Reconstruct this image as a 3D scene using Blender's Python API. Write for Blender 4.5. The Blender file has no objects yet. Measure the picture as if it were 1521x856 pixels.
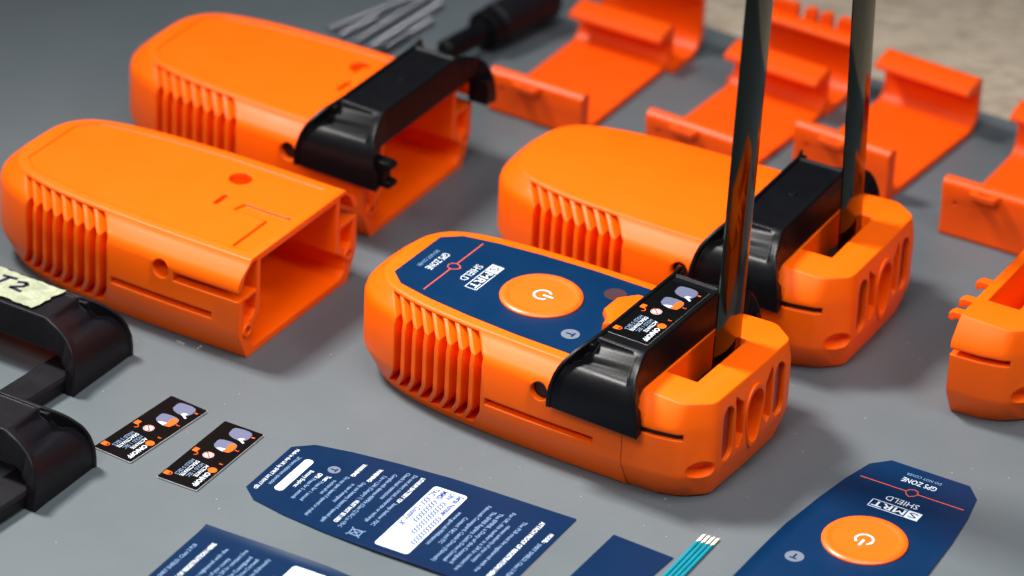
import bpy, bmesh, math, random
from mathutils import Vector, Matrix
random.seed(7)
R = math.radians
MM = 0.001
sc = bpy.context.scene
col = sc.collection

# ------------------------------------------------------------------ camera
F_PX, EL, ROLL, DIST = 7127.52, R(30.27), R(-2.75), 1548.45
cd = bpy.data.cameras.new('camera')
cam = bpy.data.objects.new('camera', cd); col.objects.link(cam); sc.camera = cam
cd.sensor_width = 36.0; cd.lens = 36.0 * F_PX / 1521.0
cd.clip_start = 0.05; cd.clip_end = 50.0
cpos = Vector((0, -DIST * math.cos(EL), DIST * math.sin(EL)))
fw = -cpos.normalized(); rt = Vector((1, 0, 0)); up = rt.cross(fw)
r2 = rt * math.cos(ROLL) - up * math.sin(ROLL)
u2 = up * math.cos(ROLL) + rt * math.sin(ROLL)
m = Matrix((r2, u2, -fw)).transposed().to_4x4(); m.translation = cpos * MM
cam.matrix_world = m
cd.dof.use_dof = True
cd.dof.focus_distance = (Vector((50, -95, 25)) - cpos).dot(fw) * MM
cd.dof.aperture_fstop = 9.5

# ------------------------------------------------------------------ world, lamps
w = bpy.data.worlds.new('World'); sc.world = w; w.use_nodes = True
wn = w.node_tree.nodes; wl = w.node_tree.links
bg = wn['Background']
tc = wn.new('ShaderNodeTexCoord'); sx = wn.new('ShaderNodeSeparateXYZ'); cr = wn.new('ShaderNodeValToRGB')
wl.new(tc.outputs['Generated'], sx.inputs[0]); wl.new(sx.outputs['Z'], cr.inputs[0]); wl.new(cr.outputs[0], bg.inputs[0])
cr.color_ramp.elements[0].color = (0.05, 0.055, 0.06, 1)
cr.color_ramp.elements[1].color = (0.22, 0.28, 0.33, 1)
bg.inputs[1].default_value = 0.22

def lamp(name, loc, target, size, power, color, sizey=None):
    ld = bpy.data.lights.new(name, 'AREA'); ld.size = size
    if sizey: ld.shape = 'RECTANGLE'; ld.size_y = sizey
    ld.energy = power; ld.color = color
    o = bpy.data.objects.new(name, ld); col.objects.link(o)
    o.location = loc
    o.rotation_euler = (Vector(target) - Vector(loc)).to_track_quat('-Z', 'Y').to_euler()
    return o
lamp('key_lamp', (-0.48, 0.16, 0.86), (0.05, -0.20, 0), 0.20, 1.8, (1.0, 0.975, 0.94)).data.spread = R(55)
lamp('soft_lamp', (0.06, -0.36, 0.82), (0.06, -0.16, 0), 0.36, 0.75, (0.95, 0.98, 1.0)).data.spread = R(85)
lamp('front_lamp', (-0.42, -0.85, 0.95), (0.0, -0.16, 0), 0.35, 0.62, (0.95, 0.98, 1.0)).data.spread = R(60)
lamp('right_lamp', (0.62, -0.58, 0.90), (0.03, -0.12, 0), 0.35, 0.42, (0.97, 0.98, 1.0)).data.spread = R(60)

sc.view_settings.view_transform = 'Standard'; sc.view_settings.look = 'None'
sc.view_settings.gamma = 1; sc.view_settings.exposure = 0.3
sc.view_settings.use_curve_mapping = False

# ------------------------------------------------------------------ materials
def mat(name, c, rough=0.4, metal=0.0, bevel=0.0, noise=0.0, nscale=300.0, bump=0.0, bscale=1500.0, spec=0.5, sss=0.0, coat=0.0, tint=None):
    ma = bpy.data.materials.new(name); ma.use_nodes = True
    n = ma.node_tree.nodes; l = ma.node_tree.links; p = n['Principled BSDF']
    p.inputs['Base Color'].default_value = (*c, 1); p.inputs['Roughness'].default_value = rough
    p.inputs['Metallic'].default_value = metal; p.inputs['Specular IOR Level'].default_value = spec
    if coat: p.inputs['Coat Weight'].default_value = coat; p.inputs['Coat Roughness'].default_value = 0.12
    if sss:
        p.inputs['Subsurface Weight'].default_value = sss
        p.inputs['Subsurface Radius'].default_value = (1.0, 0.25, 0.05); p.inputs['Subsurface Scale'].default_value = 0.004
    t = n.new('ShaderNodeTexCoord')
    if noise:
        nz = n.new('ShaderNodeTexNoise'); nz.inputs['Scale'].default_value = nscale; nz.inputs['Detail'].default_value = 5
        l.new(t.outputs['Object'], nz.inputs[0])
        mx = n.new('ShaderNodeMixRGB'); mx.blend_type = 'MULTIPLY'; mx.inputs[0].default_value = noise
        mx.inputs[1].default_value = (*c, 1); l.new(nz.outputs['Fac'], mx.inputs[2])
        br = n.new('ShaderNodeMixRGB'); br.blend_type = 'MULTIPLY'; br.inputs[0].default_value = 1
        k = 1 / (1 - noise * 0.5); br.inputs[2].default_value = (k, k, k, 1)
        l.new(mx.outputs[0], br.inputs[1]); l.new(br.outputs[0], p.inputs['Base Color'])
        mr = n.new('ShaderNodeMapRange'); mr.inputs['To Min'].default_value = rough * 0.8; mr.inputs['To Max'].default_value = rough * 1.2
        l.new(nz.outputs['Fac'], mr.inputs['Value']); l.new(mr.outputs[0], p.inputs['Roughness'])
    nrm = None
    if bevel:
        b = n.new('ShaderNodeBevel'); b.samples = 6; b.inputs['Radius'].default_value = bevel * MM; nrm = b.outputs[0]
    if bump:
        nb = n.new('ShaderNodeTexNoise'); nb.inputs['Scale'].default_value = bscale; nb.inputs['Detail'].default_value = 3
        l.new(t.outputs['Object'], nb.inputs[0])
        bm_ = n.new('ShaderNodeBump'); bm_.inputs['Strength'].default_value = bump; bm_.inputs['Distance'].default_value = 0.0002
        l.new(nb.outputs['Fac'], bm_.inputs['Height'])
        if nrm: l.new(nrm, bm_.inputs['Normal'])
        nrm = bm_.outputs[0]
    if nrm: l.new(nrm, p.inputs['Normal'])
    return ma

ORANGE = mat('orange_plastic', (0.98, 0.116, 0.0), 0.42, spec=0.24, bevel=0.85, noise=0.05, nscale=60, bump=0.10, bscale=900, sss=0.0)
ORANGE_FIN = mat('orange_plastic_fin', (0.98, 0.116, 0.0), 0.42, spec=0.24, bevel=0.4, noise=0.05, nscale=60, bump=0.10, bscale=900)
ORANGE_DEEP = mat('deep_orange_plastic', (0.84, 0.080, 0.0008), 0.42, spec=0.28, bevel=0.6, noise=0.05, nscale=60, bump=0.08, bscale=900)
BUTTON = mat('orange_print', (1.0, 0.122, 0.006), 0.34, bevel=0.3, noise=0.03, nscale=80)
BLACK = mat('black_plastic', (0.003, 0.003, 0.004), 0.38, spec=0.17, bevel=0.6, noise=0.3, nscale=200, bump=0.15, bscale=1200)
BLACK_W = mat('worn_black_plastic', (0.007, 0.006, 0.008), 0.42, spec=0.20, bevel=0.6, noise=0.4, nscale=150, bump=0.2, bscale=1200)
HOLE = mat('black_fill', (0.006, 0.005, 0.005), 0.5)  # plain black for clamp and hole discs, also the shade in the cap slot
BLUE = mat('blue_print', (0.0, 0.018, 0.062), 0.40, spec=0.2, noise=0.12, nscale=90, bump=0.04, bscale=500)
BLUE_D = mat('dark_blue_print', (0.0, 0.014, 0.050), 0.42, spec=0.15, noise=0.12, nscale=90, bump=0.04, bscale=500)
WHITE = mat('white_print', (0.60, 0.64, 0.70), 0.4, noise=0.05)
PALE = mat('pale_text_print', (0.20, 0.30, 0.46), 0.4, noise=0.05)
BLUETXT = mat('blue_text_print', (0.002, 0.035, 0.20), 0.4)
GREYDISC = mat('grey_disc_print', (0.13, 0.155, 0.20), 0.4)
BROWN = mat('brown_disc_print', (0.060, 0.028, 0.035), 0.3)
REDLINE = mat('red_line_print', (0.75, 0.10, 0.04), 0.4)
STK = mat('black_sticker', (0.002, 0.002, 0.002), 0.4, spec=0.08, noise=0.3, nscale=120)
STKEDGE = mat('sticker_edge', (0.55, 0.52, 0.52), 0.5)
LILAC = mat('lilac_print', (0.12, 0.13, 0.21), 0.35)
REDLENS = mat('red_lens', (0.26, 0.010, 0.008), 0.28, bevel=0.4, coat=0.5)
STEEL = mat('polished_steel', (0.048, 0.056, 0.046), 0.07, metal=1.0, noise=0.10, nscale=60)  # base darkened to stand in for reflections of a dark room
SPRING = mat('zinc_wire', (0.20, 0.20, 0.23), 0.32, metal=1.0)
TEAL = mat('teal_ribbon', (0.0, 0.20, 0.27), 0.35, noise=0.15, nscale=200)
CREAM = mat('cream_wire_tip', (0.68, 0.62, 0.50), 0.5, noise=0.2, nscale=500)
INK = mat('marker_ink', (0.008, 0.008, 0.03), 0.5)

def table_mat():
    ma = mat('grey_mat', (0.190, 0.200, 0.208), 0.36, spec=0.5)
    n = ma.node_tree.nodes; l = ma.node_tree.links; p = n['Principled BSDF']
    t = n['Texture Coordinate']
    a = n.new('ShaderNodeTexNoise'); a.inputs['Scale'].default_value = 9; a.inputs['Detail'].default_value = 6; a.inputs['Roughness'].default_value = 0.6
    b = n.new('ShaderNodeTexNoise'); b.inputs['Scale'].default_value = 1400; b.inputs['Detail'].default_value = 2
    l.new(t.outputs['Object'], a.inputs[0]); l.new(t.outputs['Object'], b.inputs[0])
    c1 = n.new('ShaderNodeValToRGB'); c1.color_ramp.elements[0].position = 0.3; c1.color_ramp.elements[1].position = 0.7
    c1.color_ramp.elements[0].color = (0.084, 0.101, 0.110, 1); c1.color_ramp.elements[1].color = (0.104, 0.119, 0.127, 1)
    l.new(a.outputs['Fac'], c1.inputs[0])
    mx = n.new('ShaderNodeMixRGB'); mx.blend_type = 'OVERLAY'; mx.inputs[0].default_value = 0.12
    l.new(c1.outputs[0], mx.inputs[1]); l.new(b.outputs['Fac'], mx.inputs[2]); l.new(mx.outputs[0], p.inputs['Base Color'])
    mr = n.new('ShaderNodeMapRange'); mr.inputs['To Min'].default_value = 0.36; mr.inputs['To Max'].default_value = 0.60
    l.new(a.outputs['Fac'], mr.inputs['Value']); l.new(mr.outputs[0], p.inputs['Roughness'])
    bp = n.new('ShaderNodeBump'); bp.inputs['Strength'].default_value = 0.12; bp.inputs['Distance'].default_value = 0.0002
    l.new(b.outputs['Fac'], bp.inputs['Height']); l.new(bp.outputs[0], p.inputs['Normal'])
    return ma
GREYMAT = table_mat()
def fibre_mat():
    ma = mat('beige_board', (0.42, 0.33, 0.24), 0.8)
    n = ma.node_tree.nodes; l = ma.node_tree.links; p = n['Principled BSDF']; t = n['Texture Coordinate']
    mp = n.new('ShaderNodeMapping'); mp.inputs['Rotation'].default_value = (0, 0, R(35)); mp.inputs['Scale'].default_value = (90, 420, 90)
    l.new(t.outputs['Object'], mp.inputs[0])
    a = n.new('ShaderNodeTexNoise'); a.inputs['Scale'].default_value = 1; a.inputs['Detail'].default_value = 8; a.inputs['Roughness'].default_value = 0.7; a.inputs['Distortion'].default_value = 0.8
    l.new(mp.outputs[0], a.inputs[0])
    c1 = n.new('ShaderNodeValToRGB'); c1.color_ramp.elements[0].position = 0.32; c1.color_ramp.elements[1].position = 0.68
    c1.color_ramp.elements[0].color = (0.26, 0.20, 0.145, 1); c1.color_ramp.elements[1].color = (0.60, 0.49, 0.37, 1)
    l.new(a.outputs['Fac'], c1.inputs[0]); l.new(c1.outputs[0], p.inputs['Base Color'])
    bp = n.new('ShaderNodeBump'); bp.inputs['Strength'].default_value = 0.6; bp.inputs['Distance'].default_value = 0.0008
    l.new(a.outputs['Fac'], bp.inputs['Height']); l.new(bp.outputs[0], p.inputs['Normal'])
    return ma
BEIGE = fibre_mat()
def tape_mat():
    ma = mat('masking_tape', (0.4, 0.4, 0.27), 0.7)
    n = ma.node_tree.nodes; l = ma.node_tree.links; p = n['Principled BSDF']; t = n['Texture Coordinate']
    a = n.new('ShaderNodeTexNoise'); a.inputs['Scale'].default_value = 260; a.inputs['Detail'].default_value = 6; a.inputs['Distortion'].default_value = 1.5
    l.new(t.outputs['Object'], a.inputs[0])
    c1 = n.new('ShaderNodeValToRGB'); c1.color_ramp.elements[0].position = 0.3; c1.color_ramp.elements[1].position = 0.75
    c1.color_ramp.elements[0].color = (0.25, 0.27, 0.17, 1); c1.color_ramp.elements[1].color = (0.42, 0.44, 0.30, 1)
    l.new(a.outputs['Fac'], c1.inputs[0]); l.new(c1.outputs[0], p.inputs['Base Color'])
    bp = n.new('ShaderNodeBump'); bp.inputs['Strength'].default_value = 0.5; bp.inputs['Distance'].default_value = 0.0003
    l.new(a.outputs['Fac'], bp.inputs['Height']); l.new(bp.outputs[0], p.inputs['Normal'])
    return ma
TAPE = tape_mat()

# ------------------------------------------------------------------ mesh helpers (all in mm)
class MB:
    def __init__(s): s.v = []; s.f = []
    def add(s, vs, fs):
        b = len(s.v); s.v += [tuple(x) for x in vs]; s.f += [[b + i for i in f] for f in fs]; return s
    def box(s, x0, x1, y0, y1, z0, z1):
        return s.add([(x, y, z) for z in (z0, z1) for x, y in ((x0, y0), (x1, y0), (x1, y1), (x0, y1))],
                     [(3, 2, 1, 0), (4, 5, 6, 7), (0, 1, 5, 4), (1, 2, 6, 5), (2, 3, 7, 6), (3, 0, 4, 7)])
    def loft(s, rings, cap=True, closed=True):
        n = len(rings[0]); vs = [p for r in rings for p in r]; fs = []
        for i in range(len(rings) - 1):
            for j in range(n if closed else n - 1):
                k = (j + 1) % n
                fs.append((i * n + j, i * n + k, (i + 1) * n + k, (i + 1) * n + j))
        if cap:
            fs.append(tuple(range(n - 1, -1, -1))); o = (len(rings) - 1) * n; fs.append(tuple(o + j for j in range(n)))
        return s.add(vs, fs)
    def prism(s, poly, axis, a, b):
        # poly points in the two remaining axes (cyclic order kept)
        def mk(p, t):
            return {'x': (t, p[0], p[1]), 'y': (p[0], t, p[1]), 'z': (p[0], p[1], t)}[axis]
        return s.loft([[mk(p, a) for p in poly], [mk(p, b) for p in poly]])
    def tube(s, p0, p1, r0, r1=None, n=24, cap=True):
        r1 = r0 if r1 is None else r1
        p0 = Vector(p0); p1 = Vector(p1); d = (p1 - p0).normalized()
        a = d.orthogonal().normalized(); b = d.cross(a)
        ring = lambda c, r: [c + (a * math.cos(t) + b * math.sin(t)) * r for t in [2 * math.pi * i / n for i in range(n)]]
        return s.loft([ring(p0, r0), ring(p1, r1)], cap)
    def lathe(s, c, prof, n=64):
        # prof [(r, z)] around vertical axis at c=(x,y)
        rings = [[(c[0] + r * math.cos(2 * math.pi * i / n), c[1] + r * math.sin(2 * math.pi * i / n), z) for i in range(n)] for r, z in prof]
        return s.loft(rings)
    def mesh(s, name, m_, smooth=28):
        me = bpy.data.meshes.new(name)
        me.from_pydata([(x * MM, y * MM, z * MM) for x, y, z in s.v], [], s.f)
        bm = bmesh.new(); bm.from_mesh(me); bmesh.ops.recalc_face_normals(bm, faces=bm.faces); bm.to_mesh(me); bm.free()
        finish(me, m_, smooth); return me
def finish(me, m_, smooth=28):
    me.materials.clear(); me.materials.append(m_)
    if smooth:
        for p in me.polygons: p.use_smooth = True
        me.set_sharp_from_angle(angle=R(smooth))
def obj(name, me, parent=None, **kw):
    o = bpy.data.objects.new(name, me); col.objects.link(o)
    if parent: o.parent = parent
    for k, v in kw.items(): o[k] = v
    return o
def empty(name, pose, label, cat, group=None, z=0):
    o = bpy.data.objects.new(name, None); col.objects.link(o); o.empty_display_size = 0.01
    o.location = (pose[0] * MM, pose[1] * MM, z * MM); o.rotation_euler = (0, 0, R(pose[2]))
    o['label'] = label; o['category'] = cat
    if group: o['group'] = group
    return o
def boolean(me, cutters, op='DIFFERENCE', m_=None, smooth=28):
    a = bpy.data.objects.new('tmp', me); col.objects.link(a); tmp = []
    for c in cutters:
        cm = c.mesh('cut', m_ or ORANGE, 0); b = bpy.data.objects.new('cut', cm); col.objects.link(b); tmp.append(b)
        md = a.modifiers.new('b', 'BOOLEAN'); md.object = b; md.operation = op; md.solver = 'EXACT'
    dg = bpy.context.evaluated_depsgraph_get(); dg.update()
    r = bpy.data.meshes.new_from_object(a.evaluated_get(dg))
    for b in tmp: bpy.data.objects.remove(b)
    bpy.data.objects.remove(a)
    finish(r, m_ or ORANGE, smooth)
    return r
def arc(cx, cy, rx, ry, a0, a1, n):
    return [(cx + rx * math.cos(R(a0 + (a1 - a0) * i / (n - 1))), cy + ry * math.sin(R(a0 + (a1 - a0) * i / (n - 1)))) for i in range(n)]
def rrect(x0, x1, y0, y1, r, n=6):
    return arc(x1 - r, y1 - r, r, r, 0, 90, n) + arc(x0 + r, y1 - r, r, r, 90, 180, n) + arc(x0 + r, y0 + r, r, r, 180, 270, n) + arc(x1 - r, y0 + r, r, r, 270, 360, n)
def flat(mb, poly, z, t=0.06):
    mb.prism(poly, 'z', z, z + t); return mb

# text: reading direction -y, top of the letters towards +x
def text(mb, s, x, ya, yb, h, z, bold=0.0, flip=False):
    cu = bpy.data.curves.new('t', 'FONT'); cu.body = s; cu.size = 1.0; cu.offset = bold; cu.resolution_u = 2
    o = bpy.data.objects.new('t', cu); col.objects.link(o)
    dg = bpy.context.evaluated_depsgraph_get(); dg.update()
    me = bpy.data.meshes.new_from_object(o.evaluated_get(dg))
    bpy.data.objects.remove(o)
    if not me.vertices: return
    xs = [v.co.x for v in me.vertices]; x0, x1 = min(xs), max(xs)
    sc_ = (ya - yb) / (x1 - x0)
    vs = [(x - h / 2 + v.co.y / 0.72 * h, ya - (v.co.x - x0) * sc_, z) for v in me.vertices]
    mb.add(vs, [tuple(p.vertices) for p in me.polygons])

# ------------------------------------------------------------------ setting
def sheet(name, poly, z0, z1, m_):
    me = MB().prism(poly, 'z', z0, z1).mesh(name, m_, 0); return obj(name, me, kind='structure')
c_, s_ = math.cos(R(-30)), math.sin(R(-30))
def W(x, y): return (x * c_ - y * s_, x * s_ + y * c_)   # the mat's own axes
e = 223.5
sheet('workbench_top', [(-1600, -1600), (1600, -1600), (1600, 1600), (-1600, 1600)], -30, -3.0, BEIGE)
me = MB().prism([W(-900, -700), W(900, -700), W(900, 198.5), W(-900, 198.5)], 'z', -2.99, 0.0).mesh('tabletop_mat', GREYMAT, 0)
obj('tabletop_mat', me, kind='structure')

# ------------------------------------------------------------------ the housing
def chaikin(p, k):
    for _ in range(k):
        q = [p[0]]
        for a, b in zip(p[:-1], p[1:]):
            q += [tuple(a[i] * .75 + b[i] * .25 for i in (0, 1)), tuple(a[i] * .25 + b[i] * .75 for i in (0, 1))]
        q.append(p[-1]); p = q
    return p
XF = 49.9
OB = [(XF, 29.6), (20, 30.2), (-10, 29.3), (-28, 27.0), (-41, 22.8), (-47.5, 17.0), (-51.5, 9.5), (-51.8, 0)]
OM = [(XF, 34.2), (20, 34.8), (-10, 33.8), (-30, 30.8), (-45, 25.6), (-52.0, 20.0), (-56.3, 12.0), (-56.8, 0)]
OT = [(XF, 27.6), (20, 27.8), (-10, 26.8), (-28, 25.0), (-41, 21.6), (-47.0, 17.6), (-50.8, 10.5), (-51.2, 0)]
def mix(a, b, t, inset=0.0):
    o = []
    for (ax, ay), (bx, by) in zip(a, b):
        x = ax * (1 - t) + bx * t; y = ay * (1 - t) + by * t
        o.append((x + (inset if x < 40 else 0), max(0, y - inset) if y > 0 else 0))
    return o
LV = [(0.0, mix(OB, OB, 0, 0.9)), (0.35, mix(OB, OB, 0, 0.3)), (0.9, OB), (9.4, mix(OB, OM, .90)), (11.2, OM), (27.0, OM), (29.0, mix(OM, OT, .10)), (30.2, mix(OM, OT, .26)),
      (32.8, mix(OM, OT, .84)), (33.7, OT), (34.3, mix(OT, OT, 0, .45)), (34.5, mix(OT, OT, 0, 1.2))]
LV = [(z, chaikin(p, 2)) for z, p in LV]
def half(x, z):
    def yy(p):
        for a, b in zip(p[:-1], p[1:]):
            if b[0] <= x <= a[0]:
                t = 0 if a[0] == b[0] else (a[0] - x) / (a[0] - b[0]); return a[1] + (b[1] - a[1]) * t
        return p[0][1] if x > p[0][0] else 0
    z = min(max(z, 0), 34.5)
    for (za, pa), (zb, pb) in zip(LV[:-1], LV[1:]):
        if za <= z <= zb:
            t = (z - za) / (zb - za); return yy(pa) * (1 - t) + yy(pb) * t
def full(p, z): return [(x, y, z) for x, y in p] + [(x, -y, z) for x, y in p[-2::-1]]
body0 = MB().loft([full(p, z) for z, p in LV])

# grille: eight slots between seven fins, each slot bent like a chevron
GZ = [33.4, 32.2, 30.4, 29.0, 26, 20, 14, 11.2, 9.6, 6.5, 3.6]
def gx(z):
    if z > 29.2: return -(z - 29.2) * 1.35
    if z < 10.4: return -(10.4 - z) * 0.62
    return 0.0
PITCH, NS, SW = 4.5, 8, 2.95
def strip(xa, xb, zs, off_out, off_in, sgn=-1, nx=2, taper=0.0):
    mb = MB(); rings = []
    for z in zs:
        ox = gx(z); xs = [xa + (xb - xa) * i / (nx - 1) + ox for i in range(nx)]
        o = [(x, sgn * max(half(x, z) + off_out, 0.5), z) for x in xs]
        i_ = [(x, sgn * max(half(x, z) + off_in, 0.2), z) for x in xs[::-1]]
        rings.append(o + i_)
    return mb.loft(rings)
cut_g = strip(-(NS - 1) * PITCH - SW, 0.0, GZ, 3.0, -6.5, -1, 24)
cut_g2 = strip(-(NS - 1) * PITCH - SW, 0.0, GZ, 3.0, -6.5, 1, 24)
fins = []
FZ = [33.7] + GZ[1:-1] + [3.1]
for k in range(NS - 1):
    xb = -SW - k * PITCH
    fins.append(strip(xb - (PITCH - SW), xb, FZ, -0.10, -6.9).mesh('fin', ORANGE_FIN, 30))

def cyl_y(x, z, r, y0, y1, n=28): return MB().prism(arc(x, z, r, r, 0, 360 - 360 / n, n), 'y', y0, y1)
def cyl_z(x, y, r, z0, z1, n=32): return MB().prism(arc(x, y, r, r, 0, 360 - 360 / n, n), 'z', z0, z1)
panel = chaikin([(44.2, 23.6), (5, 23.6), (-14, 22.4), (-28, 20.6), (-39.6, 18.4), (-45.2, 13.2)], 0)
panel_poly = panel + [(x, -y) for x, y in panel[::-1]]
def shell_mesh(front_open, name, marks=True):
    cuts = []
    if front_open:
        cav = [(-21.8, 32.2), (-21.8, 13.5), (-24.0, 12.0), (-27.5, 9.5), (-27.2, 4.6), (-25.0, 2.6)]
        cuts.append(MB().prism(cav + [(-y, z) for y, z in cav[::-1]], 'x', 3, 60))
        cuts.append(MB().box(-40, 10, -17, 17, 3.0, 31.8))
        for s in (-1, 1):
            # pocket behind the wing, open to the side through the long slot
            pk = [(s * 23.8, 33.0), (s * 26.5, 33.0), (s * 29.5, 31.0), (s * 32.2, 26.5), (s * 32.2, 25.6), (s * 40, 25.6), (s * 40, 22.4), (s * 23.8, 22.4)]
            if s < 0: pk = pk[::-1]
            cuts.append(MB().prism(pk, 'x', 25.6, 60))
            cuts.append(MB().prism([(s * 24.2, 21.3), (s * 24.2, 15.5), (s * 26.2, 13.2), (s * 31.2, 13.2), (s * 31.6, 21.3)][::(1 if s > 0 else -1)], 'x', 46.0, 60))
        for s in (-1, 1):
            cuts.append(MB().prism(arc(s * 29.2, 10.3, 1.3, 1.3, 0, 342, 20), 'x', 44, 60))
    else:
        for s in (-1, 1):
            cuts.append(MB().box(28.5, 60, min(s * 26, s * 40), max(s * 26, s * 40), 23.2, 25.4))
    for s in (-1, 1):
        y0, y1 = (s * 24, s * 40) if s > 0 else (s * 40, s * 24)
        cuts.append(cyl_y(20.8, 25.2, 3.1, *( (-40, -20) if s < 0 else (20, 40))))
        ys = (-40, -30.8) if s < 0 else (30.8, 40)
        cuts.append(MB().box(1.6, 40.0, ys[0], ys[1], 13.6, 15.9))
    if marks:
        cuts.append(cyl_z(18.0, 14.6, 3.8, 20, 40))
        cuts.append(MB().prism(rrect(19.4, 21.1, -3.6, 3.4, 0.84, 5), 'z', 20, 40))
        cuts.append(MB().prism(panel_poly, 'z', 34.2, 40))
        cuts.append(MB().prism([(27, -3.2), (39.6, -3.2), (39.6, -22.6), (45.9, -22.6), (45.9, 1.8), (28.2, 1.8)], 'z', 33.5, 40))
    cuts += [cut_g, cut_g2]
    return boolean(body0.mesh(name, ORANGE), cuts)
SHELL_OPEN = shell_mesh(True, 'shell_open')
SHELL_FULL = shell_mesh(False, 'shell_full', marks=False)

CUP = MB().loft([[(18.0 + r * math.cos(q), 14.6 + r * math.sin(q), z) for q in [2 * math.pi * i / 32 for i in range(32)]] for r, z in [(3.82, 32.4), (4.9, 32.4), (4.9, 5), (3.82, 5), (3.82, 32.4)]], cap=False).mesh('light_block_tube', ORANGE)  # added tube, stops light through the top hole making a spot in the cavity
def add_shell(root, me, mt=None):
    o = obj('housing', me, root)
    for f in fins: obj('fin', f, root)
    if me is SHELL_OPEN: obj('light_block_tube', CUP, o)
    return o

# ------------------------------------------------------------------ the end cap
CB = [(50.05, 29.2), (60, 28.6), (67.2, 26.2), (73.4, 20.4), (73.7, 0)]
CM = [(50.05, 34.2), (60, 33.8), (68.2, 32.2), (75.9, 23.4), (76.2, 0)]
CT = [(50.05, 28.2), (60, 28.9), (66.9, 29.3), (75.0, 23.0), (75.2, 0)]
CL = [(0.0, [(x - (0.8 if x > 51 else 0), max(y - .8, 0)) for x, y in CB]), (0.8, CB), (9.6, mix(CB, CM, .92)), (11.4, CM), (26.0, CM), (28.0, mix(CM, CT, .08)), (33.2, mix(CM, CT, .86)), (33.9, mix(CM, CT, 1.0)), (34.3, mix(CM, CT, 1.07)), (34.5, mix(CM, CT, 1.22))]
def roundc(p, d=2.2):
    o = [p[0]]
    for a, b, c in zip(p[:-2], p[1:-1], p[2:]):
        if b[0] < 62: o.append(b); continue
        a, b, c = Vector(a), Vector(b), Vector(c)
        u = b + (a - b).normalized() * d; v = b + (c - b).normalized() * d
        for t in (0, .25, .5, .75, 1): q = u * (1 - t) ** 2 + b * 2 * t * (1 - t) + v * t * t; o.append((q.x, q.y))
    return o + [p[-1]]
def cap_mesh():
    b = MB().loft([full(roundc(p), z) for z, p in CL])
    cuts = [MB().box(53.6, 64.3, -15.5, 15.0, 9, 40)]
    for s in (-1, 1):
        y = s * 15.8
        cuts.append(MB().prism([(y + s * a, z) for a, z in arc(0, 26.4, 3.3, 3.6, 0, 180, 8) + arc(0, 15.0, 3.3, 3.6, 180, 360, 8)][::s], 'x', 72.2, 90))
        cuts.append(MB().prism([(s * 6.9, 27.4), (s * 11.0, 31.0), (s * 11.6, 29.6), (s * 10.8, 13.6), (s * 8.6, 12.2), (s * 6.3, 16.0)][::s], 'x', 70.0, 90))
        a, c = (-40, -27) if s < 0 else (27, 40)
        cuts.append(MB().box(49, 69.0, a, c, 23.3, 25.5))
        # oval dimple on the corner facet
        n = Vector((0.747, s * 0.665, 0)); t = Vector((-s * 0.665, 0.747, 0)); c0 = Vector((73.0, s * 26.2, 12.2))
        rg = [[c0 + n * d + t * (math.cos(q) * 4.8 * k) + Vector((0, 0, math.sin(q) * 2.9 * k)) for q in [2 * math.pi * i / 28 for i in range(28)]] for d, k in ((-3.2, .55), (-2.0, .85), (0, 1.0), (4, 1.02))]
        cuts.append(MB().loft(rg))
    tear = arc(0, 22.2, 5.0, 6.6, -10, 190, 16) + [(-4.2, 16.5), (-3.0, 12.2), (-1.4, 10.2), (1.4, 10.2), (3.0, 12.2), (4.2, 16.5)]
    cuts.append(MB().prism(tear, 'x', 67.5, 90))
    r = boolean(b.mesh('cap', ORANGE), cuts)
    return r
CAP = cap_mesh()
RIM = MB().loft([[(76.6 if k else 73.0, y * q, 19.8 + (z - 19.8) * q) for y, z in arc(0, 22.2, 5.0, 6.6, -10, 190, 16) + [(-4.2, 16.5), (-3.0, 12.2), (-1.4, 10.2), (1.4, 10.2), (3.0, 12.2), (4.2, 16.5)]] for k, q in ((0, 1.16), (1, 1.16), (1, .985), (0, .985))], cap=False).mesh('arch_rim', ORANGE)
LENS = MB().prism(rrect(-3.0, 3.0, 11.6, 30.0, 2.9, 6), 'x', 72.25, 74.6).mesh('red_lens', REDLENS)

SLOT_SHADE = MB().prism([(49.5, -33.0), (60, -32.4), (66.5, -31.0), (68.9, -29.5), (68.9, -26.4), (49.5, -26.4)], 'z', 23.25, 25.55).mesh('slot_shade', HOLE, 0)  # added black strip standing in for shade inside the cap slot
def add_cap(root):
    o = obj('end_cap', CAP, root)
    obj('arch_rim', RIM, o)
    if root is not globals().get('E_'): obj('slot_shade', SLOT_SHADE, o)
    for y in (-15.8, 15.8):
        l = obj('red_lens', LENS, o); l.location = (0, y * MM, 0)
    return o

# ------------------------------------------------------------------ the black bracket
# stations: y, z of middle surface, z,y of side rail, x0, x1
ST = [  # ymid, zmid, yrail, zrail, x0, x1
    (38.2, 23.8, 38.6, 23.8, 25.6, 57.0), (38.2, 27.5, 38.6, 27.5, 25.6, 56.9), (37.6, 31.5, 38.4, 31.5, 26.0, 56.3), (36.0, 35.0, 37.4, 35.3, 26.8, 55.2),
    (33.2, 37.0, 36.0, 37.8, 27.6, 54.4), (31.4, 37.9, 35.0, 39.0, 28.2, 53.9), (29.6, 38.2, 33.2, 40.5, 29.2, 53.0), (28.6, 38.6, 31.6, 41.5, 29.9, 52.6), (28.1, 39.9, 30.4, 42.1, 30.5, 52.3),
    (27.2, 40.4, 28.6, 42.8, 31.2, 51.8), (24.8, 40.9, 26.6, 43.3, 31.9, 51.3), (24.0, 41.7, 25.4, 43.5, 32.3, 50.9), (23.7, 43.4, 24.4, 43.7, 32.5, 50.6), (22.8, 43.7, 22.9, 43.75, 32.7, 50.4), (22.2, 43.1, 22.2, 43.75, 32.7, 50.4)]
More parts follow.
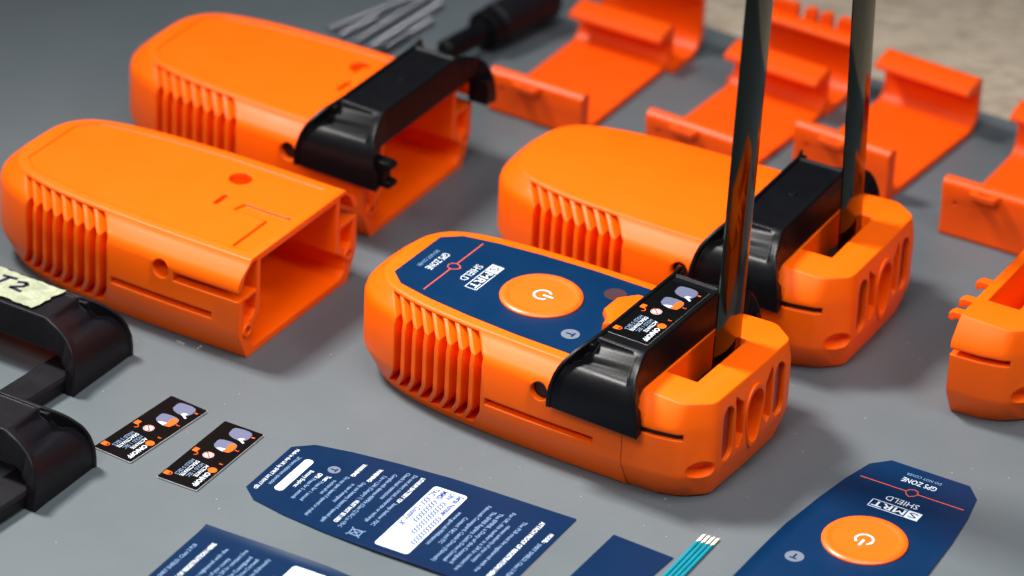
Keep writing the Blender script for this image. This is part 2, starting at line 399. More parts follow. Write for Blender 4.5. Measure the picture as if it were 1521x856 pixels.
def bracket_mesh(m_):
    mb = MB(); T = 2.2
    st = [(-a, b, -c, d, e_, f) for a, b, c, d, e_, f in ST] + [t for t in ST[::-1]]
    rings = []
    for i, (ym, zm, yr, zr, x0, x1) in enumerate(st):
        s = 1 if ym > 0 else -1; a = abs(ym)
        # inner surface: follows the housing
        if a > 37.9: yi, zi = 35.2, zm
        elif a > 36: yi, zi = 35.2, zm
        elif a > 33: yi, zi = 34.4, 29.6
        elif a > 29.5: yi, zi = 31.8, 32.6
        elif a > 27: yi, zi = 28.4, 35.0
        else: yi, zi = min(a, 26.0), 35.0 if a > 24 else 40.6
        yi *= s
        top = a < 23
        rr = 1.3
        dip = 1.5 * max(0, 1 - abs(a - 28.8) / 4.6)
        if top:
            q = [(x0 + rr + .2, ym, zm), (x1 - rr - .3, ym, zm), (x1 - rr, yr, zr), (x1 - .25, yr, zr), (x1, yr, zr - .5)]
        else:
            ys, zs = yr * .6 + ym * .4 - s * .2, zr * .6 + zm * .4 - .35
            q = [(x0 + rr + .2, ym, zm - dip), (x1 - 4.0, ys, zs), (x1 - 1.0, yr - s * .15, zr - .25), (x1 - .25, yr - s * .15, zr - .25), (x1, yr - s * .5, zr - .7)]
        rings.append([(x0, yr, zr - .5), (x0 + .3, yr, zr), (x0 + rr, yr, zr)] + q + [(x1, yi, zi), (x0, yi, zi)])
    mb.loft(rings)
    # front wall that drops from the bridge to the housing
    n = 24; rr = []
    for i, (ym, zm, yr, zr, x0, x1) in enumerate(st):
        s = 1 if ym > 0 else -1; a = abs(ym)
        if a > 36: yi, zi = 35.0, min(zm - .2, 26.5) if a > 38 else 27.5
        elif a > 33: yi, zi = 34.0, 29.8
        elif a > 29.5: yi, zi = 31.6, 32.4
        elif a > 27: yi, zi = 28.6, 34.7
        else: yi, zi = min(a, 26.5), 34.7
        xt = x1 - .1; xb = max(53.0, x1 - .2)
        yi *= s; yo = yr - s * .4 if a > 23 else yr
        zo = zr - .5
        rr.append([(xt, yo, zo), (xb, yi, zi + .6), (xb, yi * .995, zi), (xb - 2.6, yi * .995, zi), (xt - 2.6, yo * .98, zo - .3)])
    mb.loft(rr)
    n = 24
    # back wall, lower
    rr = []
    for i in range(n + 1):
        y = -27 + 54 * i / n
        rr.append([(32.9, y, 42.6), (34.6, y, 42.6), (34.0, y, 34.9), (32.2, y, 34.9)])
    mb.loft(rr)
    return mb.mesh('bracket', m_, 32)
BRACK = bracket_mesh(BLACK); BRACK_W = bracket_mesh(BLACK_W)
HOOKM = []
for s in (-1, 1):
    y0, y1 = sorted((s * 31.5, s * 35.8))
    k = 61.2 if s < 0 else 57.6
    HOOKM.append(MB().prism([(min(x, k), z) for x, z in [(50, 24.3), (60.6, 24.3), (61.2, 25.4), (60.4, 26.4), (58.6, 26.6), (58.2, 28.4), (58.8, 30.4), (60.6, 30.8), (61.0, 32.2), (59.8, 33.2), (50, 33.4)]] if s < 0 else [(50, 24.3), (57.2, 24.3), (57.6, 28), (57.0, 33.2), (50, 33.4)], 'y', y0, y1).mesh('hook_tab', BLACK, 0))
DIMPLE = MB().lathe((42.0, 1.0), [(1.5, 43.05), (1.5, 43.25), (1.1, 43.35), (0.5, 43.2)], 20).mesh('moulding_mark', BLACK)
def add_bracket(root, hooks=False):
    o = obj('bracket', BRACK, root)
    if hooks:
        for h in HOOKM: obj('hook_tab', h, o)
    return o
LATCH = MB().loft([[(x, y, 34.3) for x, y in [(36, -6.0), (25.0, -6.0), (24.0, -1.6), (20.4, 2.4), (20.4, 10.6), (24.2, 14.8), (36, 14.8)]],
                   [(x, y, 36.6) for x, y in [(36, -6.0), (25.4, -6.0), (24.4, -1.6), (21.0, 2.4), (21.0, 10.6), (24.6, 14.8), (36, 14.8)]],
                   [(x, y, 37.8) for x, y in [(36, -5.4), (27.4, -5.4), (26.4, -1.6), (23.6, 2.6), (23.6, 10.4), (26.4, 14.0), (36, 14.0)]]]).mesh('latch', ORANGE)

# ------------------------------------------------------------------ printed matter
def small_sticker_children(root, z):
    """black instruction sticker 14.2 x 37.7, centred on the parent's origin"""
    base = obj('sticker_face', MB().prism(rrect(-7.05, 7.05, -18.8, 18.8, 0.5, 4), 'z', z, z + 0.12).mesh('sticker_face', STK, 0), root)
    zz = z + 0.135
    t = MB(); text(t, 'ON/OFF', 5.0, -8.6, -17.2, 1.75, zz, 0.035)
    text(t, 'ACTIVATE', 2.5, -5.3, -12.6, 1.35, zz, 0.02)
    text(t, 'DEACTIVATE', -1.25, -4.9, -14.5, 1.35, zz, 0.02)
    obj('lettering', t.mesh('lettering', WHITE, 0), base)
    t = MB(); text(t, 'HOLD 1 SEC', 0.65, -5.3, -13.9, 1.35, zz, 0.0); text(t, 'HOLD 5 SECS', -2.95, -4.9, -14.6, 1.35, zz, 0.0)
    obj('fine_lettering', t.mesh('fine_lettering', PALE, 0), base)
    o = MB()
    flat(o, arc(5.1, -6.9, 1.45, 1.45, 0, 342, 20), zz)                       # orange disc
    text(o, '1', 5.5, 15.5, 15.0, 1.2, zz + .05, .0); text(o, '2', 5.4, 6.7, 5.9, 1.2, zz + .05, .0); text(o, '3', 5.4, -2.2, -3.0, 1.2, zz + .05, .0)
    flat(o, [(-6.3, 1.3), (-4.6, 1.3), (-4.6, -.9), (-6.3, -.9)], zz)       # open padlock
    for a in range(0, 180, 30):
        p = arc(-4.6, -1.7, 1.0, 1.0, a - 90, a - 60, 2); q = arc(-4.6, -1.7, .7, .7, a - 60, a - 90, 2); flat(o, p + q, zz)
    flat(o, [(-6.6, -14.3), (-4.9, -14.3), (-4.9, -16.4), (-6.6, -16.4)], zz)  # closed padlock
    for a in range(0, 180, 30):
        p = arc(-4.9, -15.3, 1.0, 1.0, a - 90, a - 60, 2); q = arc(-4.9, -15.3, .65, .65, a - 60, a - 90, 2); flat(o, p + q, zz)
    # orange band of the second pictured unit
    flat(o, [(3.7, 9.0), (4.3, 5.6), (3.9, 4.0), (2.3, 3.6), (1.6, 7.6), (2.2, 9.0)], zz + .05)
    obj('orange_symbols', o.mesh('orange_symbols', REDLINE if False else BUTTON, 0), base)
    l = MB()
    for cx, cy in ((0.9, 14.6), (0.6, 6.6)):
        flat(l, chaikin([(cx - 3.4, cy + 1.4), (cx - 3.0, cy + 2.7), (cx + 1.0, cy + 3.2), (cx + 3.4, cy + 2.4), (cx + 3.9, cy - .4), (cx + 3.2, cy - 2.6), (cx + .8, cy - 3.2), (cx - 3.0, cy - 1.9), (cx - 3.4, cy + 1.4)], 1), zz)
    obj('pictured_units', l.mesh('pictured_units', LILAC, 0), base)
    w_ = MB(); flat(w_, arc(-0.6, -0.4, 1.75, 1.75, 0, 342, 20), zz)
    flat(w_, [(2.4, 13.0), (2.0, 12.0), (4.6, 10.6), (4.9, 11.2), (3.6, 12.0), (3.9, 13.3)], zz + .06)
    flat(w_, [(0.2, 5.0), (-.9, 4.2), (1.7, 3.5), (1.9, 5.4)], zz + .06)
    obj('white_symbols', w_.mesh('white_symbols', WHITE, 0), base)
    r_ = MB()
    for a in range(0, 360, 24):
        flat(r_, arc(-.6, -.4, 1.62, 1.62, a, a + 24, 2) + arc(-.6, -.4, 1.3, 1.3, a + 24, a, 2), zz + .06)
    flat(r_, [(-1.8, .5), (-1.5, .9), (.6, -1.3), (.3, -1.7)], zz + .06)
    obj('red_symbol', r_.mesh('red_symbol', REDLINE, 0), base)
    return base

def front_print(parent, z):
    """GPS ZONE side of the blue label"""
    t = MB(); text(t, 'GPS ZONE', -37.6, 5.6, -5.9, 2.5, z, 0.01)
    text(t, 'SHIELD', -25.4, 5.4, -5.4, 2.7, z, 0.0)
    # boxed word mark: solid block at the start, outline round the rest
    def bar(x0, x1, y0, y1): flat(t, [(x0, y0), (x1, y0), (x1, y1), (x0, y1)], z - .01, .02)
    X0, X1 = -22.8, -18.4
    bar(X0, X1, 3.7, 8.2)
    bar(X0, X0 + .3, -8.3, 3.4); bar(X1 - .3, X1, -8.3, 3.4); bar(X0, X1, -8.4, -8.1)
    text(t, 'MRT', -20.6, 3.2, -7.6, 2.9, z, 0.012)
    obj('lettering', t.mesh('lettering', WHITE, 0), parent)
    t = MB(); text(t, 'S', -20.6, 7.3, 4.4, 2.9, z + .04, 0.0); obj('cut_out_letter', t.mesh('cut_out_letter', BLUE, 0), parent)
    t = MB(); text(t, 'DO NOT COVER', -41.1, 5.6, -6.0, 1.35, z, 0.0)
    obj('fine_lettering', t.mesh('fine_lettering', PALE, 0), parent)
    l = MB(); flat(l, [(-32.15, 17.4), (-31.8, 17.4), (-31.8, 2.2), (-32.15, 2.2)], z, .03); flat(l, [(-32.15, -2.0), (-31.8, -2.0), (-31.8, -17.3), (-32.15, -17.3)], z, .03)
    P = arc(-32.0, 0.1, 2.1, 2.1, 0, 315, 8); Q = arc(-32.0, 0.1, 1.8, 1.8, 0, 315, 8)
    P[0] = (-29.4, 0.1); Q[0] = (-29.8, .1)
    for i in range(8): flat(l, [P[i], P[(i + 1) % 8], Q[(i + 1) % 8], Q[i]], z, .03)
    obj('red_line', l.mesh('red_line', REDLINE, 0), parent)
    g = MB(); flat(g, arc(18.8, -13.9, 2.9, 2.9, 0, 350, 36), z, .03); obj('grey_disc', g.mesh('grey_disc', GREYDISC, 0), parent)
    t = MB(); text(t, 'T', 18.8, -12.7, -15.1, 2.7, z + .06, 0.04); obj('disc_letter', t.mesh('disc_letter', BLUE, 0), parent)
    # domed button with its rim
    b = MB().lathe((0, 0), [(13.0, z - .05), (13.0, z + .45), (12.5, z + .95), (11.6, z + 1.15), (10.9, z + 1.05), (10.2, z + .75), (9.6, z + .68), (4, z + .85), (0.01, z + .9)], 96)
    bo = obj('power_button', b.mesh('power_button', BUTTON, 40), parent)
    s = MB(); zt = z + 0.95
    for i in range(26):
        a0 = 38 + (284 / 26) * i; a1 = a0 + 284 / 26
        s.add([(x, y, zt) for x, y in arc(0.4, 0, 3.05, 3.05, a0, a1, 2) + arc(.4, 0, 2.35, 2.35, a1, a0, 2)], [(0, 1, 2, 3)])
    s.add([(0.6, .42, zt), (4.2, .42, zt), (4.2, -.42, zt), (.6, -.42, zt)], [(0, 1, 2, 3)])
    obj('power_symbol', s.mesh('power_symbol', WHITE, 0), bo)

def label_outline(front_x):
    h = [(front_x, 24.0), (5, 23.6), (-13, 22.4), (-28, 20.6), (-39.8, 18.1), (-45.3, 13.2)]
    return h + [(x, -y) for x, y in h[::-1]]
def bend_sheet(outline, m_, name, z=0.15, t=0.18, curl=0.0):
    # label stock: grid of cross strips so that it may curl a little
    xs = sorted(set([p[0] for p in outline] + [-45 + i * 4 for i in range(30) if -45 < -45 + i * 4 < outline[0][0]]))
    h = outline[:len(outline) // 2]
    def hy(x):
        for a, b in zip(h[:-1], h[1:]):
            if b[0] <= x <= a[0]: return a[1] + (b[1] - a[1]) * ((a[0] - x) / (a[0] - b[0]))
        return h[0][1]
    rings = []; ks = [-1, -.955, -.91, -.865, -.82, -.4, 0, .4, .82, .865, .91, .955, 1]
    def lift(yy, x):
        q = max(0, (abs(yy) - 19.7) / 4.3); return curl * q * q * (1.0 if yy < 0 else .35) * (.75 + .25 * math.sin(x * .11))
    for x in xs:
        y = hy(x)
        rings.append([(x, y * k, z + t + lift(y * k, x)) for k in ks] + [(x, y * k, z + lift(y * k, x)) for k in ks[::-1]])
    return MB().loft(rings).mesh(name, m_, 30)

# ------------------------------------------------------------------ units
A = empty('housing_shell', (-111.1, -1.4, -29.6), 'empty orange plastic housing with open front end and no bracket, nearest the left', 'plastic housing')
add_shell(A, SHELL_OPEN)
BOSSES = [MB().loft([[(x, s * 29.2 + y, 10.3 + zz) for y, zz in arc(0, 0, r, r, 0, 342, 20)] for x, r in ((45, 2.5), (50.5, 2.5), (50.5, 1.3), (45, 1.28))], cap=False).mesh('screw_boss', ORANGE) for s in (-1, 1)]
for q in BOSSES: obj('screw_boss', q, A)

B = empty('housing_with_bracket', (-76.7, 78.56, -29.19), 'open orange housing with a black bracket clipped over its front, behind the empty housing', 'plastic housing')
add_shell(B, SHELL_OPEN)
for q in BOSSES: obj('screw_boss', q, B)
add_bracket(B, True); obj('latch', LATCH, B); obj('moulding_mark', DIMPLE, B)
obj('side_hole_disc', cyl_y(20.8, 25.2, 3.05, -32.6, -30).mesh('side_hole_disc', HOLE), B)  # black disc set inside the side hole

def blade(root, x, y0, y1, lean, top=290):
    rings = []
    n = 14; zs = [10 + (top - 10) * i / 24 for i in range(25)]
    for z in zs:
        o = []; i_ = []
        for k in range(n + 1):
            t = k / n; y = y0 + (y1 - y0) * t; sg = 0.8 * (1 - (2 * t - 1) ** 2)
            xx = x + lean * (z - 34.5) + sg + 0.12 * math.sin(z * .021 + 1)
            yy = y
            o.append((xx, yy, z)); i_.append((xx - .45, yy, z))
        rings.append(o + i_[::-1])
    b = obj('steel_blade', MB().loft(rings).mesh('steel_blade', STEEL, 40), root)
    ymid = (y0 + y1) / 2
    cl = MB().box(x - 5.5, x - 1.5, ymid - 7, ymid + 7, 9.3, 26)
    c2 = obj('blade_clamp', cl.mesh('blade_clamp', HOLE, 0), root)
    sc2 = MB()
    for dy in (-9.0, -6.0): sc2.tube((x - 1, y0 + dy + 7, 27.0), (x + .9, y0 + dy + 7, 28.2), 1.2, 1.0, 16)
    obj('rivet', sc2.mesh('rivet', SPRING, 40), root)

D = empty('beacon_unit', (49.7, 12.3, -27.2), 'assembled plain orange beacon without label, steel antenna blade upright, behind the labelled one', 'beacon')
add_shell(D, SHELL_FULL); add_cap(D); add_bracket(D)
blade(D, 61.4, -4.2, 12.8, -0.024)
obj('latch', LATCH, D); obj('moulding_mark', DIMPLE, D)
obj('side_hole_disc', cyl_y(20.8, 25.2, 3.05, -32.6, -30).mesh('side_hole_disc', HOLE), D)

C = empty('beacon_unit', (9.16, -63.93, -30.33), 'finished orange beacon with blue label, round power button and upright steel antenna blade', 'beacon')
add_shell(C, SHELL_FULL); add_cap(C); add_bracket(C)
blade(C, 62.3, -2.6, 14.3, 0.021)
obj('latch', LATCH, C)
obj('side_hole_disc', cyl_y(20.8, 25.2, 3.05, -32.6, -30).mesh('side_hole_disc', HOLE), C)
lo = label_outline(44.0)
lab = obj('front_label', MB().prism(lo, 'z', 34.51, 34.62).mesh('front_label', BLUE, 0), C)
front_print(lab, 34.65)
g = MB(); flat(g, arc(17.8, 14.7, 3.6, 3.6, 0, 350, 36), 34.65, .03); obj('brown_disc', g.mesh('brown_disc', BROWN, 0), lab)
sr = bpy.data.objects.new('instruction_sticker', MB().prism(rrect(-7.1, 7.1, -18.85, 18.85, .5, 4), 'z', 0, 0.1).mesh('instruction_sticker', STKEDGE, 0)); col.objects.link(sr)
sr.parent = C; sr.location = (41.0 * MM, 0.4 * MM, 43.12 * MM)
small_sticker_children(sr, 0.11)

# loose cap on the right edge
E_ = empty('loose_end_cap', (107.2, -14.0, -27.7), 'loose orange end cap with three small prongs, cut off by the right edge', 'end cap')
add_cap(E_)
for (y, zt) in ((-22, 31.8), (-14.5, 32.6), (-2, 32.8)):
    p = MB().prism([(51, zt), (45.6, zt), (44.2, zt - .9), (44.2, zt - 2.8), (45.4, zt - 3.2), (46.6, zt - 2.1), (51, zt - 2.2)], 'y', y - 1.5, y + 1.5)
    obj('prong', p.mesh('prong', ORANGE, 0), E_)

# ------------------------------------------------------------------ loose brackets at the left edge
def loose_bracket(pose, label):
    r = empty('loose_bracket', pose, label, 'bracket', 'loose black brackets at the left edge', z=0)
    o = obj('bracket_body', BRACK_W, r); o.location = (0, 0, -23.75 * MM)
    s = MB().loft([[(x, 31 - (x - 40) * .06 + k, z) for k, z in ((-6, .3), (4, .3), (5, 1.2), (5, 4.6), (4, 5.6), (-6, 5.6))] for x in (38, 70, 110)])
    obj('strap', s.mesh('strap', BLACK_W, 30), r)
    return r
LB1 = loose_bracket((-137.8, -11.2, -120.4), 'loose black bracket with a handwritten masking tape tag on top')
LB2 = loose_bracket((-143.2, -77.1, -119.8), 'loose bare black bracket in front of the taped one, no tag on it')
# masking tape with T2
ta = []
random.seed(3)
tape_pts = []
y0t, y1t, x0t, x1t = -14.0, 18.5, 33.6, 47.9
for i in range(22): tape_pts.append((x0t + random.uniform(-.35, .35), y0t + (y1t - y0t) * i / 21))
for i in range(1, 10): tape_pts.append((x0t + (x1t - x0t) * i / 10, y1t + random.uniform(-.5, .5) - 2.5 * i / 10))
for i in range(22): tape_pts.append((x1t + random.uniform(-.35, .35), y1t - 2.5 + (y0t - y1t + 2.5) * i / 21))
for i in range(1, 10): tape_pts.append((x1t - (x1t - x0t) * i / 10, y0t + random.uniform(-.5, .5)))
tp = obj('masking_tape_tag', MB().prism(tape_pts, 'z', 20.05, 20.2).mesh('masking_tape_tag', TAPE, 0), LB1)
ink = MB()
def stroke(pts, r=0.75, z=20.22):
    for (a, b) in zip(pts[:-1], pts[1:]):
        a = Vector(a); b = Vector(b); d = (b - a).normalized() * .25; n = Vector((-d.y, d.x)) .normalized() * r
        a -= d; b += d
        ink.add([(p.x, p.y, z) for p in (a + n, b + n, b - n, a - n)], [(0, 1, 2, 3)])
# letters read along +y, top towards -x
def L(u, v): return (44.0 - v * .85, -1.5 + u * .85)     # u along reading, v up
stroke([L(-1.6, 7.9), L(4.0, 8.6)]); stroke([L(1.2, 8.2), L(-.4, 2.6)])
stroke([L(5.6, 7.2), L(8.4, 8.4), L(9.6, 7.4), L(9.0, 5.6), L(5.4, 2.6), L(10.4, 2.2)])
obj('handwriting', ink.mesh('handwriting', INK, 0), tp)

# ------------------------------------------------------------------ loose stickers
def small(pose, label):
    r = empty('instruction_sticker', pose, label, 'sticker', 'loose instruction stickers')
    obj('sticker_backing', MB().prism(rrect(-7.15, 7.15, -18.9, 18.9, .5, 4), 'z', 0.2, 0.55).mesh('sticker_backing', STKEDGE, 0), r)
    small_sticker_children(r, 0.56)
small((-107.97, -96.56, -33.57), 'small black instruction sticker on the mat, the one nearer the loose brackets')
small((-88.67, -110.1, -28.54), 'small black instruction sticker on the mat, the one nearer the blue back label')

Rr = empty('front_label', (108.42, -139.94, -118.6), 'blue front label with orange power button lying loose at the lower right', 'label')
lb = obj('label_sheet', bend_sheet(label_outline(45), BLUE, 'label_sheet', 0.12, .2, 1.3), Rr)
front_print(lb, 0.34)

def back_label(pose, label):
    r = empty('back_label', pose, label, 'label', 'loose blue back labels')
    sh_ = obj('label_sheet', bend_sheet(label_outline(47.2), BLUE_D, 'label_sheet', 0.12, .2, 0.9), r)
    z = 0.335
    t = MB()
    for s, x, a, b, h, bd in [
        ('Made in the UK by SMRT Ltd RH17 5JD', -42.6, 13.0, -12.6, 1.3, .03), ('Battery Expires:', -32.9, 4.9, -5.6, 1.4, .02), ('GPS:', -29.9, 5.1, 2.0, 1.5, .04), ('Test:', -27.0, 5.0, 1.8, 1.5, .04),
        ('WARNING:', -21.2, 16.6, 8.6, 1.4, .05), ('WARNING:', -15.6, 16.7, 8.6, 1.4, .05), ('MUST NOT BE USED', -13.0, -2.0, -15.6, 1.4, .04),
        ('LITHIUM BATTERY 12V', -2.4, 19.2, 3.4, 1.4, .05), ('ATTACH PROOF OF REGISTRATION HERE', 39.8, 17.3, -17.0, 1.5, .05), ('MODEL:', 45.0, 12.9, 7.4, 1.4, .05)]:
        text(t, s, x, a, b, h, z, bd * .55)
    obj('bold_lettering', t.mesh('bold_lettering', WHITE, 0), sh_)
    t = MB()
    for s, x, a, b in [
        ('24 hours minimum operation', -40.0, 9.5, -8.2), ('Press for 5 seconds', -30.2, 1.4, -11.4), ('Press for 1 second', -27.4, 1.2, -10.9), ('to activate self test', -24.2, 4.0, -4.6),
        ('Do not open, hazard if opened or crushed', -22.1, 7.6, -17.0), ('in case of emergency', -18.6, 5.1, -6.4), ('Only use battery, hazard if opened again', -16.3, 7.6, -17.6),
        ('7.4v = 1.2Ah (Category 1)', -12.9, 14.2, -1.0), ('Complies with distress 406MHz (Class C) 30-C to +70-C', -10.5, 16.5, -17.2), ('Check local restrictions', -7.5, 19.3, 2.6),
        ('Do not short circuit, incinerate or recharge', -5.1, 19.3, -10.5), ('keep below 70C', -2.6, 2.4, -11.4),
        ('www.gov.uk/406beacon', 16.3, 8.8, -11.4), ('Contact: T&C and ITC', 19.1, 7.2, -9.1), ('Falmouth Coastguard, Castle Drive (Falmouth)', 22.0, 16.4, -18.2),
        ('The EPIRB Registry, Castle Drive Cornwall', 24.8, 14.4, -16.4), ('The EPIRB, a Duty of the Coastguard', 27.1, 14.7, -16.5), ('For UK, this number is a 24 hr contact line', 30.0, 16.9, -18.9),
        ('relevant authority of your country', 32.2, 10.0, -12.5), ('The PLB must be registered with the', 35.3, 14.4, -16.4), ('SMRT SHIELD, Class 2 PLB', 44.5, 6.4, -13.8)]:
        text(t, s, x, a, b, 1.35, z, 0.008)
    obj('fine_lettering', t.mesh('fine_lettering', PALE, 0), sh_)
    bx = MB(); flat(bx, rrect(2.5, 14.0, -19.5, 17.5, 1.2), z - .01, .04)
    b2 = MB(); flat(b2, rrect(-38.0, -35.0, -9.9, 9.9, 1.3), z - .01, .04); obj('white_box', b2.mesh('white_box', WHITE, 0), sh_)
    wb = obj('white_box', bx.mesh('white_box', WHITE, 0), sh_)
    t = MB()
    for s, x, a, b in [('Serial Number: XXXXXXXXXXXX', 12.4, 16.4, -14.2), ('UIN:   XXXXXXXXXXXXXX', 9.6, 16.5, -9.0), ('MMSI: XXXXXXXXX', 6.9, 16.3, -3.2), ('TAC: XXX \u2022 Country: UK', 4.2, 16.2, -6.8)]:
        text(t, s, x, a, b, 2.0, z + .05, .035)
    obj('blue_lettering', t.mesh('blue_lettering', BLUETXT, 0), wb)
    g = MB(); flat(g, arc(-27.7, 8.9, 2.0, 2.0, 0, 350, 30), z, .03); d = obj('grey_disc', g.mesh('grey_disc', GREYDISC, 0), sh_)
    t = MB(); text(t, 'T', -27.7, 9.9, 7.9, 2.0, z + .05, .04); obj('disc_letter', t.mesh('disc_letter', BLUE_D, 0), sh_)
    # crossed out bin
    b = MB()
    def ln(a, c, wd=.15):
        a = Vector(a); c = Vector(c); d_ = (c - a).normalized(); n = Vector((-d_.y, d_.x)) * wd
        b.add([(p.x, p.y, z) for p in (a + n, c + n, c - n, a - n)], [(0, 1, 2, 3)])
    ln((-7.2, -15.2), (-2.6, -19.4)); ln((-7.2, -19.4), (-2.6, -15.2)); ln((-6.6, -16.0), (-3.2, -15.7)); ln((-6.6, -18.6), (-3.2, -18.9)); ln((-3.2, -15.4), (-3.2, -19.2)); ln((-6.6, -16), (-6.6, -18.6))
    obj('crossed_bin_symbol', b.mesh('crossed_bin_symbol', PALE, 0), sh_)
    return r
back_label((-30.48, -135.15, -27.28), 'blue back label with white serial number box and rows of small print, whole one')
dev = (-30.48, -135.15, R(-27.28)); lx, ly = 2.9, -61.6
back_label((dev[0] + lx * math.cos(dev[2]) - ly * math.sin(dev[2]), dev[1] + lx * math.sin(dev[2]) + ly * math.cos(dev[2]), -27.28 + 180), 'blue back label turned the other way, mostly cut off by the bottom edge')

# plain blue label corner and ribbon cable at the bottom edge
def P2(a, b, t): return (a[0] + (b[0] - a[0]) * t, a[1] + (b[1] - a[1]) * t)
bl = MB().prism([(33.7, -142.8), (11.8, -183.0), (28.5, -191.5), (51.4, -153.7)][::-1], 'z', .15, .36).mesh('blue_label', BLUE_D, 0)
obj('blue_label', bl, label='plain dark blue label corner beside the teal ribbon cable', category='label')
rc = empty('ribbon_cable', (0, 0, 0), 'flat teal ribbon cable with bare cream wire tips, lying at the bottom edge', 'ribbon cable')
a0, a1 = Vector((57.8, -144.6)), Vector((63.3, -147.0)); dr = Vector((-0.46, -0.888))
nW = 4
for i in range(nW):
    c0 = a0.lerp(a1, (i + .5) / nW)
    rings = []
    for s in range(9):
        c = c0 + dr * (s * 8)
        rings.append([(c.x + 0.90 * math.cos(q), c.y + .42 * math.cos(q), .55 + .36 * math.sin(q)) for q in [2 * math.pi * j / 12 for j in range(12)]])
    wv = obj('wire', MB().loft(rings).mesh('wire', TEAL, 40), rc)
    c = c0; e2 = c0 - dr * 4.4
    tip = MB().loft([[(q0.x + .80 * math.cos(q), q0.y + .38 * math.cos(q), .55 + .26 * math.sin(q)) for q in [2 * math.pi * j / 10 for j in range(10)]] for q0 in (c, e2)])
    obj('wire_tip', tip.mesh('wire_tip', CREAM, 40), wv)

# ------------------------------------------------------------------ clip trays at the back
def tray(pose, hf, hb, label, width=36.5, dep=61.0, tab=True, floor=True):
    r = empty('clip_tray', pose, label, 'clip tray', 'orange clip trays in a row at the back')
    if tab:
        f = MB().prism([(0.6, 0), (0, 1.2), (0.3, hf * .5), (-.4, hf - 2.4), (.1, hf - 1.0), (1.3, hf - .1), (3.4, hf), (4.6, hf - .7), (5.2, hf - 2.0), (5.0, hf - 4), (4.6, 4.5), (5.0, 2.8), (6.8, 2.1), (6.8, 0)], 'x', 0, width)
        me_ = boolean(f.mesh('front_wall', ORANGE_DEEP), [cyl_y(5.0, hf * .62, 0.8, -5, 1.2)], m_=ORANGE_DEEP, smooth=0)
        fo = obj('front_wall', me_, r)
        t = MB().prism([(11.2, -3.6), (19.8, -3.6), (21.6, 1.6), (9.4, 1.6)], 'z', hf - 3.0, hf - .9)
        tm = boolean(t.mesh('tab', ORANGE_DEEP), [MB().prism(rrect(13.6, 17.4, -2.4, -.9, .5, 3), 'z', hf - 6, hf + 2)], m_=ORANGE_DEEP)
        obj('tab', tm, fo)
    # floor and curved back wall as one skin
    prof = [(5.5, 0.0), (dep - 6, 0)] + arc(dep - 3.2, 7.5, 7.5, 7.5, -90, -8, 7) + [(dep + 4.4, hb - 3)] + [(dep + 4.6, hb - 1.5)] + arc(dep + 2.6, hb - 2.0, 2.1, 2.1, 10, 90, 5) + \
           [(dep - 3.5, hb - 1.2), (dep - 5.6, hb - 1.9), (dep - 6.2, hb - 3.4), (dep - 5.2, hb - 4.4), (dep - 3, hb - 4.0), (dep + .6, hb - 4.6), (dep + 1.9, hb - 6.0)] + \
           [(dep + 2.2, 8.5)] + arc(dep - 3.2, 7.5, 5.3, 5.3, -5, -90, 7)[1:] + [(5.5, 2.2)]
    if floor: obj('tray_body', MB().prism(prof, 'x', 0, width).mesh('tray_body', ORANGE_DEEP, 35), r)
    return r
T1 = tray((-11.2, 120.6, -29.0), 16.0, 16.5, 'orange clip tray at the far left of the row, beside the black tool')
T2_ = tray((42.6, 95.6, -31.2), 16.0, 18.0, 'orange clip tray behind the near steel blade, second in the row', dep=58)
T3_ = tray((92.4, 87.2, -31.8), 19.0, 20.5, 'orange clip tray with a single back wall, behind the far steel blade')
T4_ = tray((140.2, 49.3, -27.5), 21.0, 21.5, 'orange clip tray at the right edge of the photo, nearest of the row')

def rear_wall(pose, h, width, label, teeth):
    r = empty('curved_clip', pose, label, 'clip', 'curved orange clips behind the trays')
    prof = [(-16, 0.0), (-6, 0)] + arc(-4.5, 9, 9, 9, -90, -6, 8) + [(4.8, h - 2), (4.2, h - .4), (3, h), (-1.0, h), (-2.6, h - 1), (-2.6, h - 2.4), (-1, h - 3), (1.6, h - 4.5), (2.3, h - 7)] + arc(-4.5, 9, 6.6, 6.6, -4, -90, 8) + [(-16, 2.4)]
    obj('wall_skin', MB().prism(prof, 'x', 0, width).mesh('wall_skin', ORANGE_DEEP, 35), r)
    for x0, wd in teeth:
        t = MB().prism(rrect(x0, x0 + wd, h - 2, h + 4.6, 1.5, 5), 'y', 2.4, 5.4)
        obj('tooth', t.mesh('tooth', ORANGE_DEEP, 30), r)
    return r
rear_wall((79.5, 162.0, -30.5), 23.5, 40.0, 'curved orange clip with four teeth along its top, between the two steel blades', [(5.5, 10.5), (18.8, 4.4), (25.0, 4.4), (31.8, 7.0)])
rear_wall((26.0, 187.5, -29.0), 26.0, 40.0, 'curved orange clip without teeth, behind the leftmost tray at the top edge', [])

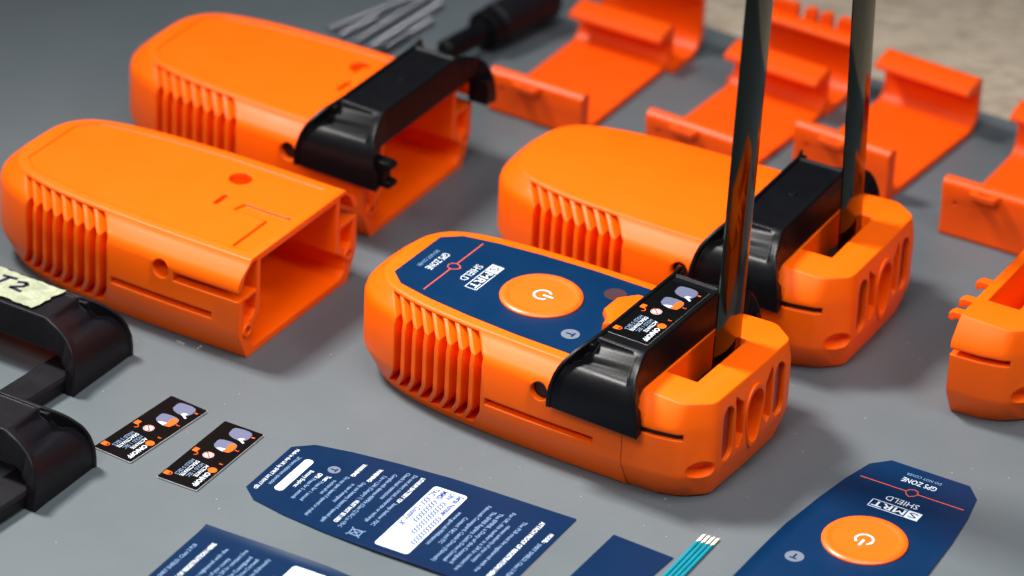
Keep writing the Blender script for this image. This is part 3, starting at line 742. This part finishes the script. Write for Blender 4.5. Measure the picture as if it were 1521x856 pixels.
# ------------------------------------------------------------------ black tool
tl = empty('black_driver', (0, 0, 0), 'black round-handled tool lying at the top edge, behind the bracketed housing', 'tool')
p0 = Vector((-27.6, 148.0, 7.5)); p1 = Vector((10.5, 193.0, 9.5)); dd = (p1 - p0).normalized()
def along(t): return p0 + dd * t
def tool_part(name, prof, m_):
    mb = MB(); a = dd.orthogonal().normalized(); b = dd.cross(a)
    mb.loft([[along(t) + (a * math.cos(q) + b * math.sin(q)) * r for q in [2 * math.pi * i / 32 for i in range(32)]] for t, r in prof])
    obj(name, mb.mesh(name, m_, 35), tl)
tool_part('shaft', [(0, 3.4), (.8, 4.1), (27.6, 4.1), (27.6, 3.0)], BLACK)
tool_part('collar', [(20.0, 5.0), (20.6, 7.2), (25, 7.4), (26, 6.6)], BLACK)
tool_part('handle', [(26, 6.5), (27, 7.7), (50, 7.7), (54, 7.3), (56, 5.8)], BLACK_W)

# ------------------------------------------------------------------ springs
def spring(a, b, tip, label, z=1.6, z2=None):
    a = Vector((*a, z)); b = Vector((*b, z2 or z)); d = (b - a); Lg = d.length; d.normalize()
    n = Vector((0, 0, 1)).cross(d).normalized(); u = d.cross(n)
    turns = int(Lg / 1.45); k = 12; N = turns * k
    rings = []
    for i in range(N + 1):
        t = i / N; q = 2 * math.pi * turns * t
        c = a + d * (Lg * t) + (n * math.cos(q) + u * math.sin(q)) * 0.95
        rd = (n * math.cos(q) + u * math.sin(q))
        rings.append([c + rd * (0.40 * math.cos(w_)) + d * (0.40 * math.sin(w_)) for w_ in (0, 1.2566, 2.513, 3.77, 5.0265)])
    r = empty('coil_spring', (0, 0, 0), label, 'spring', 'thin silver springs at the top edge')
    obj('coil', MB().loft(rings).mesh('coil', SPRING, 60), r)
    if tip:
        obj('end_sleeve', MB().tube(a - d * 3, a + d * 14, 1.25, 1.25, 16).mesh('end_sleeve', SPRING, 40), r)
spring((-68.5, 172.0), (-40.0, 200.0), False, 'silver coil spring, uppermost of the bundle')
spring((-64.5, 168.0), (-52.0, 184.0), False, 'short dim silver spring, lying under the uppermost one', 1.4)
spring((-58.5, 163.5), (-34.0, 199.0), False, 'silver coil spring crossing under the uppermost one', 1.6, 3.6)
spring((-53.0, 160.5), (-30.0, 196.5), False, 'silver coil spring, third of the bundle and reaching furthest right')
spring((-48.6, 159.0), (-33.0, 183.0), True, 'silver spring with a smooth sleeve, nearest of the bundle')

# ------------------------------------------------------------------ dust
random.seed(11)
ds = MB()
def speck(x, y, s):
    a = random.uniform(0, 3.14); pts = [(x + s * math.cos(a + q) * random.uniform(.5, 1.1), y + s * math.sin(a + q) * random.uniform(.3, .8)) for q in (0, 1.3, 2.5, 3.6, 5)]
    ds.prism(pts, 'z', .01, .12)
for (x, y) in ((-103.5, -44.0), (-102.4, -44.6), (-104.4, -43.2), (-97.6, -46.9), (-96.9, -45.8), (-77.5, -103.0), (-76.0, -101.4)): speck(x, y, .55)
for i in range(300):
    x = random.uniform(-165, 170); y = random.uniform(-175, 190); speck(x, y, random.uniform(.06, .26))
dst = obj('dust', ds.mesh('dust', STKEDGE, 0), kind='stuff', label='pale dust and plastic crumbs scattered on the grey mat', category='dust')
